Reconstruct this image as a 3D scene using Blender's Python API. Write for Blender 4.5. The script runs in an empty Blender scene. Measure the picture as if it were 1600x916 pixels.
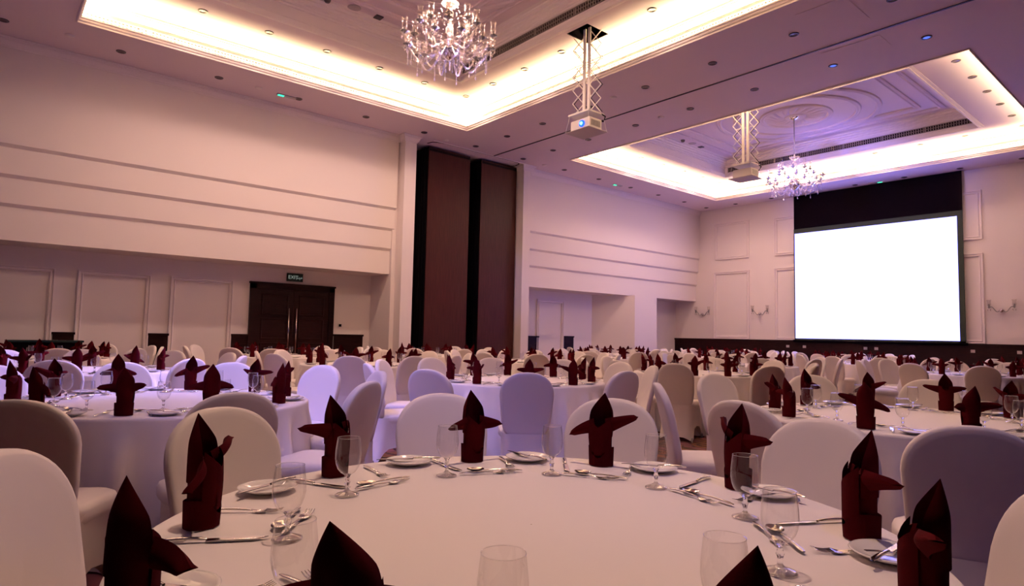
import bpy, math, random
from math import sin, cos, pi, atan2, hypot, sqrt
from mathutils import Matrix, Vector
random.seed(7)
scene = bpy.context.scene
COL = scene.collection

# ================================================================== camera, exposure, world, lights
cam_d = bpy.data.cameras.new('camera'); cam = bpy.data.objects.new('camera', cam_d); COL.objects.link(cam)
cam_d.sensor_width = 36.0; cam_d.lens = 980.63 / 1600 * 36.0; cam_d.clip_start = 0.02; cam_d.clip_end = 100
cam.matrix_world = Matrix(((0.76148651, -0.0598922, -0.6454078, 0.0),
                           (-0.64783948, -0.03801693, -0.76082766, 0.0),
                           (0.02103122, 0.99748065, -0.06774991, 1.22),
                           (0, 0, 0, 1)))
# the second row is the world y axis (towards the wall with the double doors)
scene.camera = cam
scene.view_settings.view_transform = 'Standard'; scene.view_settings.look = 'None'
scene.view_settings.exposure = 0.36; scene.view_settings.gamma = 1.0
scene.view_settings.use_curve_mapping = False
scene.cycles.use_denoising = True
scene.cycles.max_bounces = 10; scene.cycles.diffuse_bounces = 5; scene.cycles.glossy_bounces = 4
scene.cycles.transmission_bounces = 8; scene.cycles.transparent_max_bounces = 24
scene.cycles.caustics_reflective = False; scene.cycles.caustics_refractive = False
scene.cycles.sample_clamp_indirect = 6.0

world = bpy.data.worlds.new('world'); scene.world = world; world.use_nodes = True
world.node_tree.nodes['Background'].inputs[0].default_value = (0.02, 0.015, 0.03, 1)
world.node_tree.nodes['Background'].inputs[1].default_value = 1.0

H = 6.05          # flat ceiling
H2 = 6.50         # ledge of the ceiling coves
H3 = 7.00         # top of the inner trays
CY0, CY1 = 2.8, 11.87
COVES = [(0.9, 8.57), (12.04, 19.25)]              # x ranges of the two coves
TRAYS = [(2.15, 7.34, 4.15, 10.47), (13.25, 18.12, 4.08, 10.83)]
ROOM = (-1.2, 20.6, -2.5, 13.38)
LEDGE_K = 1.35
COVE_COL = (1.0, 0.78, 0.40)
COVE_W = 46.0     # watts per metre of strip

def area(name, loc, sx, sy, power, color, rot=(0, 0, 0), spread=pi):
    d = bpy.data.lights.new(name, 'AREA'); d.shape = 'RECTANGLE'; d.size = sx; d.size_y = sy
    d.energy = power; d.color = color; d.spread = spread
    o = bpy.data.objects.new(name, d); o.location = loc; o.rotation_euler = rot; COL.objects.link(o); return o
def spot(name, loc, target, power, color, angle, blend=0.5, radius=0.05):
    d = bpy.data.lights.new(name, 'SPOT'); d.energy = power; d.color = color
    d.spot_size = angle; d.spot_blend = blend; d.shadow_soft_size = radius
    o = bpy.data.objects.new(name, d); o.location = loc
    o.rotation_euler = (Vector(target) - Vector(loc)).to_track_quat('-Z', 'Y').to_euler(); COL.objects.link(o); return o

for ci, (cx0, cx1) in enumerate(COVES):            # hidden strips behind the cove lips, shining up
    yc, ly, lx, xc = (CY0 + CY1) / 2, CY1 - CY0, cx1 - cx0, (cx0 + cx1) / 2
    off = 0.05
    for (x, y, L, along, side) in ((cx0 - off, yc, ly, 'y', (1, 0)), (cx1 + off, yc, ly, 'y', (-1, 0)),
                                   (xc, CY0 - off, lx, 'x', (0, 1)), (xc, CY1 + off, lx, 'x', (0, -1))):
        k = 0.3 if (ci == 1 and side == (0, 1)) else 0.35 if side == (0, 1) else 0.7 if (ci == 0 and side == (1, 0)) else 1.0
        o = area('cove_strip', (x, y, H + 0.035), 0.09 if along == 'y' else L, L if along == 'y' else 0.09,
                 COVE_W * L * k, COVE_COL, (pi, 0, 0))
for x, y, z, pw, sp in ((4.98, 7.4, 5.72, 14, 300), (15.65, 7.4, 5.6, 8, 90)):
    d = bpy.data.lights.new('chandelier_fill', 'POINT'); d.energy = pw; d.color = (1.0, 0.66, 0.62); d.shadow_soft_size = 0.05  # soft fill added inside the unlit chandelier
    o = bpy.data.objects.new('chandelier_fill', d); o.location = (x, y, z); COL.objects.link(o)
    spot('chandelier_down_fill', (x, y, 6.08), (x, y, 0), sp, (1.0, 0.66, 0.53), math.radians(178), 0.22, 0.06)  # wide downward fill added here; the chandelier itself is off
for x, y, pw in ((1.25, 1.45, 330), (4.6, 1.7, 260)):      # unseen warm fill added above the two front tables
    spot('warm_fill', (x, y, H - .03), (x, y, 0), pw, (1.0, 0.66, 0.52), math.radians(52), 0.9, 0.06)
LEDGE_FILLS = [(x, 11.09, 75) for x in (2.54, 3.63, 4.71, 5.81, 6.87, 7.95)] + [(7.96, y, 40) for y in (9.14, 6.05)] + \
              [(x, 11.4, 60) for x in (14.52, 15.57, 16.65, 17.71)] + [(18.75, y, 55) for y in (4.5, 6.6, 8.6, 10.5)]
for x, y, pw in LEDGE_FILLS:  # fill spots added at ledge fittings whose own lamps are off
    spot('ledge_fill', (x, y, H2 - .02), (x, y, 0), pw * LEDGE_K, (1.0, 0.67, 0.55), math.radians(170), 0.9, 0.14)
# projector beams, the two blue ceiling spots, and unseen blue beams added as fill
spot('projector_beam', (7.58, 7.36, 4.88), (-1.2, 7.3, 2.9), 3600, (0.34, 0.30, 1.0), math.radians(52), 0.3, 0.03)
spot('projector_beam', (12.98, 7.2, 4.95), (20.2, 7.3, 6.25), 900, (0.25, 0.22, 1.0), math.radians(50), 1.0, 0.08)
spot('spot_beam', (-0.9, 3.2, 4.2), (11.0, 13.4, 2.6), 900, (0.16, 0.14, 1.0), math.radians(9), 0.9, 0.05)  # unseen beam added to tint the second partition stack blue
for x, y, tx, ty, pw in ((11.14, 4.56, 11.1, 3.9, 60), (11.18, 3.14, 11.4, 2.8, 60), (-0.4, 5.6, 2.2, 6.0, 420), (-0.9, 3.0, 2.2, 5.0, 170), (-0.6, 0.6, 2.9, 4.5, 190), (0.6, -1.6, 2.9, 1.9, 70)):  # first two shine from blue fittings; the other four are added, unseen
    spot('spot_beam', (x, y, H - 0.03), (tx, ty, 0.7), pw * 2.2, (0.36, 0.32, 1.0), math.radians(40), 0.9, 0.06)

# ================================================================== materials
def principled(name, color, rough=0.6, metal=0.0, **kw):
    m = bpy.data.materials.new(name); m.use_nodes = True
    b = m.node_tree.nodes['Principled BSDF']
    b.inputs['Base Color'].default_value = (*color, 1); b.inputs['Roughness'].default_value = rough
    b.inputs['Metallic'].default_value = metal
    for k, v in kw.items():
        b.inputs[k.replace('_', ' ')].default_value = v
    return m
def nodes(m): return m.node_tree.nodes, m.node_tree.links, m.node_tree.nodes['Principled BSDF']
def add_noise_bump(m, scale, strength, dist=0.01, coords='Object', detail=3, stretch=None):
    n, l, b = nodes(m)
    tc = n.new('ShaderNodeTexCoord'); no = n.new('ShaderNodeTexNoise'); bu = n.new('ShaderNodeBump')
    no.inputs['Scale'].default_value = scale; no.inputs['Detail'].default_value = detail
    bu.inputs['Strength'].default_value = strength; bu.inputs['Distance'].default_value = dist
    if stretch:
        mp = n.new('ShaderNodeMapping'); mp.inputs['Scale'].default_value = stretch
        l.new(tc.outputs[coords], mp.inputs['Vector']); l.new(mp.outputs[0], no.inputs['Vector'])
    else:
        l.new(tc.outputs[coords], no.inputs['Vector'])
    l.new(no.outputs['Fac'], bu.inputs['Height']); l.new(bu.outputs[0], b.inputs['Normal'])
    return no
def add_colour_noise(m, scale, c1, c2, stretch=(1, 1, 1), lo=0.35, hi=0.65):
    n, l, b = nodes(m)
    tc = n.new('ShaderNodeTexCoord'); mp = n.new('ShaderNodeMapping'); mp.inputs['Scale'].default_value = stretch
    no = n.new('ShaderNodeTexNoise'); no.inputs['Scale'].default_value = scale; no.inputs['Detail'].default_value = 4
    cr = n.new('ShaderNodeValToRGB'); cr.color_ramp.elements[0].position = lo; cr.color_ramp.elements[1].position = hi
    cr.color_ramp.elements[0].color = (*c1, 1); cr.color_ramp.elements[1].color = (*c2, 1)
    l.new(tc.outputs['Object'], mp.inputs['Vector']); l.new(mp.outputs[0], no.inputs['Vector'])
    l.new(no.outputs['Fac'], cr.inputs['Fac']); l.new(cr.outputs[0], b.inputs['Base Color'])

M_wall = principled('wall_paint', (0.80, 0.715, 0.69), 0.75); add_noise_bump(M_wall, 120, 0.05)
M_ceil = principled('ceiling_paint', (0.74, 0.615, 0.66), 0.8)
M_trim = principled('plaster_trim', (0.82, 0.73, 0.72), 0.6)
M_dark = principled('dark_wood', (0.022, 0.008, 0.008), 0.45, Specular_IOR_Level=0.12); add_colour_noise(M_dark, 6, (0.008, 0.0016, 0.0022), (0.018, 0.004, 0.005), (1, 1, 12))
M_part = principled('partition_veneer', (0.06, 0.016, 0.014), 0.38, Specular_IOR_Level=0.2)
add_colour_noise(M_part, 5, (0.040, 0.009, 0.009), (0.060, 0.015, 0.013), (9, 9, 0.4))
M_edge = principled('partition_edge', (0.003, 0.002, 0.003), 0.5, Specular_IOR_Level=0.1)
M_black = principled('black_paint', (0.003, 0.001, 0.003), 0.8, Specular_IOR_Level=0.05)
M_cover = principled('spandex_cover', (0.80, 0.72, 0.67), 0.62, Sheen_Weight=0.15); add_noise_bump(M_cover, 900, 0.05, 0.002)
M_cloth = principled('tablecloth_cotton', (0.86, 0.79, 0.76), 0.75); add_noise_bump(M_cloth, 2.6, 0.22, 0.03, detail=4)
M_nap = principled('maroon_cloth', (0.062, 0.0024, 0.005), 0.9, Specular_IOR_Level=0.04); add_noise_bump(M_nap, 420, 0.25, 0.002)
M_china = principled('china', (0.82, 0.78, 0.74), 0.12)
M_steel = principled('cutlery_steel', (0.72, 0.68, 0.64), 0.14, 1.0)
M_white = principled('white_metal', (0.75, 0.70, 0.66), 0.4)
M_grey = principled('grey_metal', (0.32, 0.30, 0.29), 0.35, 0.7)
M_dl = principled('downlight_dark', (0.07, 0.045, 0.05), 0.4)
M_pl = principled('plastic_grey', (0.45, 0.38, 0.40), 0.5)
def glass_mix(name, tint, edge, power, body, rough=0.02, milk=None):
    """thin clear glass: see-through when seen face on, mirror-like towards its outline"""
    m = bpy.data.materials.new(name); m.use_nodes = True
    n, l = m.node_tree.nodes, m.node_tree.links
    n.clear()
    out = n.new('ShaderNodeOutputMaterial'); mix = n.new('ShaderNodeMixShader'); tr = n.new('ShaderNodeBsdfTransparent')
    gl = n.new('ShaderNodeBsdfGlossy'); lw = n.new('ShaderNodeLayerWeight')
    pw = n.new('ShaderNodeMath'); pw.operation = 'POWER'; pw.inputs[1].default_value = power
    ma = n.new('ShaderNodeMath'); ma.operation = 'MULTIPLY_ADD'; ma.inputs[1].default_value = edge; ma.inputs[2].default_value = body; ma.use_clamp = True
    tr.inputs[0].default_value = (*tint, 1); gl.inputs['Color'].default_value = (0.97, 0.95, 0.94, 1); gl.inputs['Roughness'].default_value = rough
    lw.inputs['Blend'].default_value = 0.5
    l.new(lw.outputs['Facing'], pw.inputs[0]); l.new(pw.outputs[0], ma.inputs[0]); l.new(ma.outputs[0], mix.inputs[0])
    l.new(tr.outputs[0], mix.inputs[1])
    if milk:
        df = n.new('ShaderNodeBsdfDiffuse'); df.inputs[0].default_value = (*milk[0], 1)
        m2 = n.new('ShaderNodeMixShader'); m2.inputs[0].default_value = milk[1]
        l.new(gl.outputs[0], m2.inputs[1]); l.new(df.outputs[0], m2.inputs[2]); l.new(m2.outputs[0], mix.inputs[2])
    else:
        l.new(gl.outputs[0], mix.inputs[2])
    l.new(mix.outputs[0], out.inputs[0]); return m
M_glass = glass_mix('goblet_glass', (0.97, 0.965, 0.96), 0.9, 2.6, 0.06, 0.015, milk=((0.85, 0.8, 0.78), 0.12))
M_stem = principled('solid_glass', (1, 1, 1), 0.03, Transmission_Weight=1.0, IOR=1.46)
M_foot = glass_mix('goblet_foot_glass', (0.93, 0.92, 0.91), 0.6, 1.2, 0.22, 0.05, milk=((0.8, 0.76, 0.74), 0.25))
M_crystal = glass_mix('crystal', (0.94, 0.91, 0.89), 0.7, 1.7, 0.12, 0.08, milk=((0.95, 0.86, 0.78), 0.3))
M_pend = glass_mix('crystal_pendant', (0.9, 0.87, 0.86), 0.6, 1.3, 0.30, 0.05, milk=((0.95, 0.88, 0.82), 0.25))
def emission(name, color, strength):
    m = bpy.data.materials.new(name); m.use_nodes = True; n, l = m.node_tree.nodes, m.node_tree.links; n.clear()
    o = n.new('ShaderNodeOutputMaterial'); e = n.new('ShaderNodeEmission'); e.inputs[0].default_value = (*color, 1); e.inputs[1].default_value = strength
    l.new(e.outputs[0], o.inputs[0]); return m
M_screen = emission('screen_image', (0.26, 0.255, 1.0), 4.1)   # over-bright bluish white
M_lens = emission('projector_light', (0.12, 0.55, 1.0), 5)
M_lensring = emission('lens_glow', (0.03, 0.12, 1.0), 1.6)
M_green = emission('green_led', (0.05, 0.9, 0.45), 1.6)
M_bluelamp = emission('blue_lamp', (0.12, 0.2, 1.0), 1.0)
M_exit = principled('exit_green', (0.004, 0.022, 0.016), 0.4)
M_exit_text = emission('exit_letters', (0.55, 0.62, 0.55), 0.32)
M_screenframe = principled('screen_border', (0.035, 0.045, 0.04), 0.7, Specular_IOR_Level=0.1)
# carpet: plum ground with dark lines and orange swirls
M_carpet = principled('carpet', (0.1, 0.03, 0.04), 0.95)
def carpet_nodes():
    n, l, b = nodes(M_carpet)
    tc = n.new('ShaderNodeTexCoord'); mp = n.new('ShaderNodeMapping'); l.new(tc.outputs['Object'], mp.inputs['Vector'])
    dn = n.new('ShaderNodeTexNoise'); dn.inputs['Scale'].default_value = 1.3; l.new(mp.outputs[0], dn.inputs['Vector'])
    sc = n.new('ShaderNodeVectorMath'); sc.operation = 'MULTIPLY_ADD'; sc.inputs[1].default_value = (1.2, 1.2, 0)
    l.new(dn.outputs['Color'], sc.inputs[0]); l.new(mp.outputs[0], sc.inputs[2])
    v = n.new('ShaderNodeTexVoronoi'); v.feature = 'DISTANCE_TO_EDGE'; v.inputs['Scale'].default_value = 1.7; l.new(sc.outputs[0], v.inputs['Vector'])
    r1 = n.new('ShaderNodeValToRGB'); e = r1.color_ramp.elements
    e[0].position = 0.0; e[0].color = (0.012, 0.004, 0.006, 1); e[1].position = 0.035; e[1].color = (0.20, 0.07, 0.03, 1)
    for p, c in ((0.085, (0.22, 0.08, 0.03, 1)), (0.10, (0.02, 0.006, 0.01, 1)), (0.125, (0.17, 0.05, 0.07, 1)), (0.3, (0.24, 0.075, 0.09, 1))):
        x = e.new(p); x.color = c
    l.new(v.outputs['Distance'], r1.inputs['Fac'])
    w = n.new('ShaderNodeTexWave'); w.inputs['Scale'].default_value = 2.2; w.inputs['Distortion'].default_value = 5; w.inputs['Detail'].default_value = 1
    l.new(mp.outputs[0], w.inputs['Vector'])
    r2 = n.new('ShaderNodeValToRGB'); r2.color_ramp.elements[0].position = 0.06; r2.color_ramp.elements[0].color = (0.12, 0.1, 0.1, 1)
    r2.color_ramp.elements[1].position = 0.12; r2.color_ramp.elements[1].color = (1, 1, 1, 1); l.new(w.outputs['Fac'], r2.inputs['Fac'])
    mx = n.new('ShaderNodeMix'); mx.data_type = 'RGBA'; mx.blend_type = 'MULTIPLY'; mx.inputs[0].default_value = 1
    l.new(r1.outputs[0], mx.inputs[6]); l.new(r2.outputs[0], mx.inputs[7]); l.new(mx.outputs[2], b.inputs['Base Color'])
carpet_nodes()

# ================================================================== mesh helper
class MB:
    def __init__(s): s.v = []; s.f = []; s.m = []; s.flat = set()
    def add(s, vs, fs, mi=0, flat=False):
        o = len(s.v); s.v += [tuple(p) for p in vs]
        for f in fs:
            if flat: s.flat.add(len(s.f))
            s.f.append(tuple(i + o for i in f)); s.m.append(mi)
        return s
    def box(s, a, b, mi=0):
        x0, y0, z0 = a; x1, y1, z1 = b
        return s.add([(x0, y0, z0), (x1, y0, z0), (x1, y1, z0), (x0, y1, z0), (x0, y0, z1), (x1, y0, z1), (x1, y1, z1), (x0, y1, z1)],
                     [(0, 3, 2, 1), (4, 5, 6, 7), (0, 1, 5, 4), (1, 2, 6, 5), (2, 3, 7, 6), (3, 0, 4, 7)], mi, True)
    def grid(s, fn, nu, nv, cu=False, cv=False, mi=0, flat=False):
        vs = [fn(i / nu, j / nv) for j in range(nv if cv else nv + 1) for i in range(nu if cu else nu + 1)]
        W = nu if cu else nu + 1; Hh = nv if cv else nv + 1; fs = []
        for j in range(nv):
            for i in range(nu):
                fs.append((j * W + i, j * W + (i + 1) % W, ((j + 1) % Hh) * W + (i + 1) % W, ((j + 1) % Hh) * W + i))
        return s.add(vs, fs, mi, flat)
    def lathe(s, prof, n=24, c=(0, 0, 0), mi=0, flat=False):
        k = len(prof) - 1
        def fn(u, v):
            r, z = prof[int(round(v * k))]; a = 2 * pi * u
            return (c[0] + r * cos(a), c[1] + r * sin(a), c[2] + z)
        return s.grid(fn, n, k, cu=True, mi=mi, flat=flat)
    def disc(s, r, z, n=24, c=(0, 0), mi=0, up=True):
        vs = [(c[0] + r * cos(2 * pi * i / n), c[1] + r * sin(2 * pi * i / n), z) for i in range(n)]
        return s.add(vs, [tuple(range(n)) if up else tuple(reversed(range(n)))], mi, True)
    def tube(s, pts, rad, n=6, mi=0, caps=True):
        pts = [Vector(p) for p in pts]; k = len(pts)
        rs = rad if isinstance(rad, (list, tuple)) else [rad] * k
        prev = None; rings = []
        for i, p in enumerate(pts):
            t = (pts[min(i + 1, k - 1)] - pts[max(i - 1, 0)]).normalized()
            if prev is None: a = t.orthogonal().normalized()
            else: a = (prev - t * prev.dot(t)).normalized()
            prev = a; b = t.cross(a)
            rings.append([p + (a * cos(2 * pi * j / n) + b * sin(2 * pi * j / n)) * rs[i] for j in range(n)])
        vs = [q for r in rings for q in r]; fs = []
        for i in range(k - 1):
            for j in range(n):
                fs.append((i * n + j, i * n + (j + 1) % n, (i + 1) * n + (j + 1) % n, (i + 1) * n + j))
        if caps: fs += [tuple(reversed(range(n))), tuple((k - 1) * n + j for j in range(n))]
        return s.add(vs, fs, mi)
    def bar(s, p, q, w, h, mi=0, up=(0, 0, 1)):
        """a straight bar of rectangular section from p to q"""
        p, q = Vector(p), Vector(q); t = (q - p).normalized(); a = t.cross(Vector(up))
        if a.length < 1e-4: a = t.orthogonal()
        a.normalize(); b = t.cross(a); vs = []
        for c in (p, q):
            for sa, sb in ((-1, -1), (1, -1), (1, 1), (-1, 1)): vs.append(c + a * sa * w / 2 + b * sb * h / 2)
        return s.add(vs, [(3, 2, 1, 0), (4, 5, 6, 7), (0, 1, 5, 4), (1, 2, 6, 5), (2, 3, 7, 6), (3, 0, 4, 7)], mi, True)
    def sphere(s, c, r, n=8, sz=1.0, mi=0):
        prof = [(max(1e-4, r * sin(pi * i / n)), -r * cos(pi * i / n) * sz) for i in range(n + 1)]
        return s.lathe(prof, n + 2, c, mi)
    def ring_rect(s, rect, prof, mi=0, inward=1, closed=False):
        """sweep prof [(offset towards the inside, z)] round a rectangle x0,x1,y0,y1 with mitred corners"""
        x0, x1, y0, y1 = rect; vs = []
        for o, z in prof:
            o *= inward; vs += [(x0 + o, y0 + o, z), (x1 - o, y0 + o, z), (x1 - o, y1 - o, z), (x0 + o, y1 - o, z)]
        k = len(prof); fs = []
        for i in range(k if closed else k - 1):
            j = (i + 1) % k
            for c in range(4): fs.append((i * 4 + c, i * 4 + (c + 1) % 4, j * 4 + (c + 1) % 4, j * 4 + c))
        return s.add(vs, fs, mi, True)
    def frame_on(s, plane, at, sign, u0, u1, z0, z1, prof, mi=0):
        """mitred picture-frame moulding on a wall; prof [(inset, stand-off)]; plane 'x' or 'y'"""
        vs = []
        for o, d in prof:
            for u, z in ((u0 + o, z0 + o), (u1 - o, z0 + o), (u1 - o, z1 - o), (u0 + o, z1 - o)):
                vs.append((at + sign * d, u, z) if plane == 'x' else (u, at + sign * d, z))
        fs = []
        for i in range(len(prof) - 1):
            for c in range(4): fs.append((i * 4 + c, i * 4 + (c + 1) % 4, (i + 1) * 4 + (c + 1) % 4, (i + 1) * 4 + c))
        return s.add(vs, fs, mi, True)
    def xform(s, m, start=0):
        s.v = s.v[:start] + [tuple(m @ Vector(p)) for p in s.v[start:]]; return s
    def mesh(s, name, mats):
        me = bpy.data.meshes.new(name); me.from_pydata(s.v, [], s.f)
        for m in (mats if isinstance(mats, (list, tuple)) else [mats]): me.materials.append(m)
        me.polygons.foreach_set('material_index', s.m)
        me.polygons.foreach_set('use_smooth', [i not in s.flat for i in range(len(s.f))])
        me.update(); return me
    def build(s, name, mats, parent=None, loc=None):
        o = bpy.data.objects.new(name, s.mesh(name, mats)); COL.objects.link(o)
        if parent: o.parent = parent
        if loc: o.location = loc
        return o
def structure(o): o['kind'] = 'structure'; return o
def tag(o, label, cat, group=None, kind=None):
    o['label'] = label; o['category'] = cat
    if group: o['group'] = group
    if kind: o['kind'] = kind
    return o
def empty(name, loc=(0, 0, 0), rz=0.0):
    o = bpy.data.objects.new(name, None); o.empty_display_size = 0.1; o.location = loc; o.rotation_euler = (0, 0, rz); COL.objects.link(o); return o
def part(name, mesh, parent, loc=None, rot=None):
    o = bpy.data.objects.new(name, mesh); COL.objects.link(o); o.parent = parent
    if loc: o.location = loc
    if rot: o.rotation_euler = rot
    return o
def copy_tree(o, parent=None):
    c = o.copy(); COL.objects.link(c); c.parent = parent
    for ch in list(o.children): copy_tree(ch, c)
    return c

X0, X1, Y0, Y1 = ROOM
YD = 14.45        # back of the recess under the bulkheads
# ================================================================== the room shell
structure(MB().box((X0 - .2, Y0 - .2, -0.1), (X1 + .2, 15.1, 0)).build('floor', M_carpet))
m = MB()                                            # flat ceiling round the two cove openings
xs = [X0, COVES[0][0], COVES[0][1], COVES[1][0], COVES[1][1], X1]
for i in range(5):
    if i in (1, 3):
        m.box((xs[i], Y0, H), (xs[i + 1], CY0, H + .02)); m.box((xs[i], CY1, H), (xs[i + 1], 14.9, H + .02))
    else: m.box((xs[i], Y0, H), (xs[i + 1], 14.9, H + .02))
structure(m.build('ceiling', M_ceil))
for ci, (a, b) in enumerate(COVES):
    rect = (a, b, CY0, CY1); tr = TRAYS[ci]
    m = MB()   # lip that hides the strips
    m.ring_rect(rect, [(-.004, H + .02), (-.004, H - .012), (.008, H - .02), (.018, H - .02), (.018, H + .012), (.032, H + .016), (.04, H + .03), (.04, H + .055), (.06, H + .06), (.06, H + .085), (.045, H + .085), (.02, H + .02)], closed=False)
    structure(m.build('trim_cove_lip', M_trim))
    m = MB()   # cove wall with thin steps, ledge
    out = (a - .10, b + .10, CY0 - .10, CY1 + .10)
    m.ring_rect(out, [(0, H + .02), (0, H + .12), (.006, H + .125), (.006, H + .235), (0, H + .24), (0, H + .29), (.012, H + .295), (.012, H + .33), (.026, H + .335), (.026, H + .37), (.045, H + .38), (.045, H + .405), (.06, H + .41), (.06, H2)])
    x0, x1, y0, y1 = tr
    structure(m.build('trim_cove_wall', M_trim))
    m = MB()
    hole = (7.53, 8.07, 7.06, 7.55) if ci == 0 else None
    def ledge(ax, ay, bx, by):
        m.box((ax, ay, H2), (bx, by, H2 + .02))
    ledge(a - .1, CY0 - .1, x0, CY1 + .1); ledge(x0, CY0 - .1, x1, y0); ledge(x0, y1, x1, CY1 + .1)
    if hole:
        ledge(x1, CY0 - .1, b + .1, hole[2]); ledge(x1, hole[3], b + .1, CY1 + .1)
        ledge(x1, hole[2], hole[0], hole[3]); ledge(hole[1], hole[2], b + .1, hole[3])
    else: 
        ledge(x1, CY0 - .1, b + .1, CY1 + .1)
    structure(m.build('ceiling_cove_ledge', M_ceil))
    m = MB()
    m.ring_rect(tr, [(-.10, H2), (-.10, H2 - .012), (-.07, H2 - .02), (-.045, H2 - .02), (-.04, H2 - .035), (0, H2 - .035), (.006, H2), (.006, H2 + .06), (.02, H2 + .07), (.02, H2 + .09), (0.0, H2 + .10),
                     (0.0, H2 + .26), (.03, H2 + .27), (.03, H2 + .30), (.06, H2 + .31), (.06, H2 + .34), (.10, H2 + .36), (.10, H2 + .39), (.15, H2 + .41), (.15, H2 + .44), (.21, H2 + .46), (.21, H2 + .485), (.27, H3)])
    structure(m.build('trim_tray_cornice', M_trim))
    m = MB(); m.box((x0, y0, H3), (x1, y1, H3 + .02))
    fp = [(0, 0), (0, -.03), (.03, -.045), (.05, -.02), (.07, -.02), (.09, -.04), (.12, -.04), (.12, 0)]
    for ins in (.52, .93):
        m.ring_rect((x0 + ins, x1 - ins, y0 + ins, y1 - ins), [(o, H3 + z) for o, z in fp])
    cx, cy = (5.0, 7.4) if ci == 0 else (15.72, 7.4)
    ringp = [(-.06, 0), (-.055, -.03), (-.02, -.045), (0, -.025), (.03, -.025), (.06, -.04), (.07, 0)]
    for rr in (.80, 1.42, 1.86):
        m.lathe([(rr + o, z) for o, z in ringp], 72, (cx, cy, H3), flat=False)
    structure(m.build('ceiling_tray', M_ceil))
    # carved rose of petals in the middle
    m = MB(); m.lathe([(0.001, -.05), (.10, -.05), (.16, -.035), (.20, -.05), (.24, -.03), (.26, 0)], 32, (cx, cy, H3))
    for k in range(20):
        th = 2 * pi * k / 20
        def petal(u, v, th=th):
            r = .27 + .46 * u; w = (.018 + .075 * sin(pi * min(1, u * .62 + .12)) ) * (2 * v - 1) * (1 - .9 * max(0, u - .85) / .15)
            a2 = th + .35 * (u - .5)
            return (cx + r * cos(a2) - w * sin(a2), cy + r * sin(a2) + w * cos(a2), H3 - .006 - .055 * (1 - (2 * v - 1) ** 2) * sin(pi * min(1, .1 + u)))
        m.grid(petal, 6, 6)
    structure(m.build('trim_ceiling_rose', M_ceil))

# walls
structure(MB().box((X1, Y0, 0), (X1 + .2, 15, H)).build('wall_screen_side', M_wall))
M_rear = principled('rear_wall_dark', (.12, .09, .10), .8)  # dark tone chosen so the unseen rear wall bounces little light
structure(MB().box((X0 - .2, Y0, 0), (X0, 15, H)).build('wall_rear', M_rear))
structure(MB().box((X0 - .2, Y0 - .2, 0), (X1 + .2, Y0, H)).build('wall_near', M_dark))  # unseen wall, made dark to keep bounced light off the near side
structure(MB().box((X0, YD, 0), (7.55, YD + .2, 2.75)).box((11.75, YD, 0), (X1, YD + .2, 2.75)).build('wall_recess', M_wall))
structure(MB().box((7.9, 14.75, 0), (11.55, 14.95, H)).build('wall_partition_pocket', M_wall))
TZ = [(H, 4.26), (4.26, 3.755), (3.755, 3.27), (3.27, 2.65)]
for nm, xa, xb in (('wall_bulkhead', X0, 7.60), ('wall_bulkhead_beyond', 11.7, X1)):
    m = MB()
    for i, (zt, zb) in enumerate(TZ):
        m.box((xa, Y1 + .055 * i, zb), (xb, YD + .1, zt + (0.0 if i == 0 else 0.0)))
    for i in range(3):      # sloping underside of every step
        y_, z_ = Y1 + .055 * i, TZ[i][1]
        m.add([(xa, y_, z_), (xb, y_, z_), (xb, y_ + .055, z_ - .055), (xa, y_ + .055, z_ - .055)], [(0, 3, 2, 1)], 0, True)
    structure(m.build(nm, M_wall))
# pilasters beside the pocket
structure(MB().box((7.66, 13.15, 0), (7.98, 14.9, H)).box((7.55, 13.45, 0), (7.7, 14.9, H)).build('wall_pilaster', M_wall))
structure(MB().box((11.5, 13.15, 0), (11.78, 14.9, H)).build('wall_pilaster_beyond', M_wall))
m = MB(); m.add([(16.8, 13.40, 0), (15.82, YD, 0), (18, YD, 0), (18, 13.40, 0), (16.8, 13.40, 2.66), (15.82, YD, 2.66), (18, YD, 2.66), (18, 13.40, 2.66)],
                [(0, 4, 5, 1), (1, 5, 6, 2), (2, 6, 7, 3), (3, 7, 4, 0)], 0, True)
structure(m.build('wall_column_block', M_wall))
# crown along the bulkheads and round the pilasters
CP = [(0, -.16), (.012, -.16), (.02, -.13), (.035, -.13), (.045, -.10), (.06, -.07), (.065, -.045), (.085, -.045), (.09, -.02), (.11, -.02), (.11, 0)]
def crown(path, name):
    m = MB(); vs = []; k = len(path)
    for o, z in CP:
        for i, (x, y) in enumerate(path):
            # offset to the left normal (into the room, -y for a run towards +x)
            nn = Vector((0, 0))
            segs = []
            if i > 0: segs.append(Vector(path[i]) - Vector(path[i - 1]))
            if i < k - 1: segs.append(Vector(path[i + 1]) - Vector(path[i]))
            ns = [Vector((s.y, -s.x)).normalized() for s in segs]
            if len(ns) == 2: b = (ns[0] + ns[1]); b = b / (1 + ns[0].dot(ns[1]))
            else: b = ns[0]
            vs.append((x + b.x * o, y + b.y * o, H + z))
    fs = [(i * k + j, i * k + j + 1, (i + 1) * k + j + 1, (i + 1) * k + j) for i in range(len(CP) - 1) for j in range(k - 1)]
    m.add(vs, fs, 0, True); structure(m.build(name, M_trim))
crown([(X0, Y1), (7.66, Y1), (7.66, 13.15), (7.98, 13.15), (7.98, 13.5)], 'trim_crown')
crown([(11.5, 13.5), (11.5, 13.15), (11.78, 13.15), (11.78, Y1), (X1, Y1)], 'trim_crown_beyond')
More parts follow.
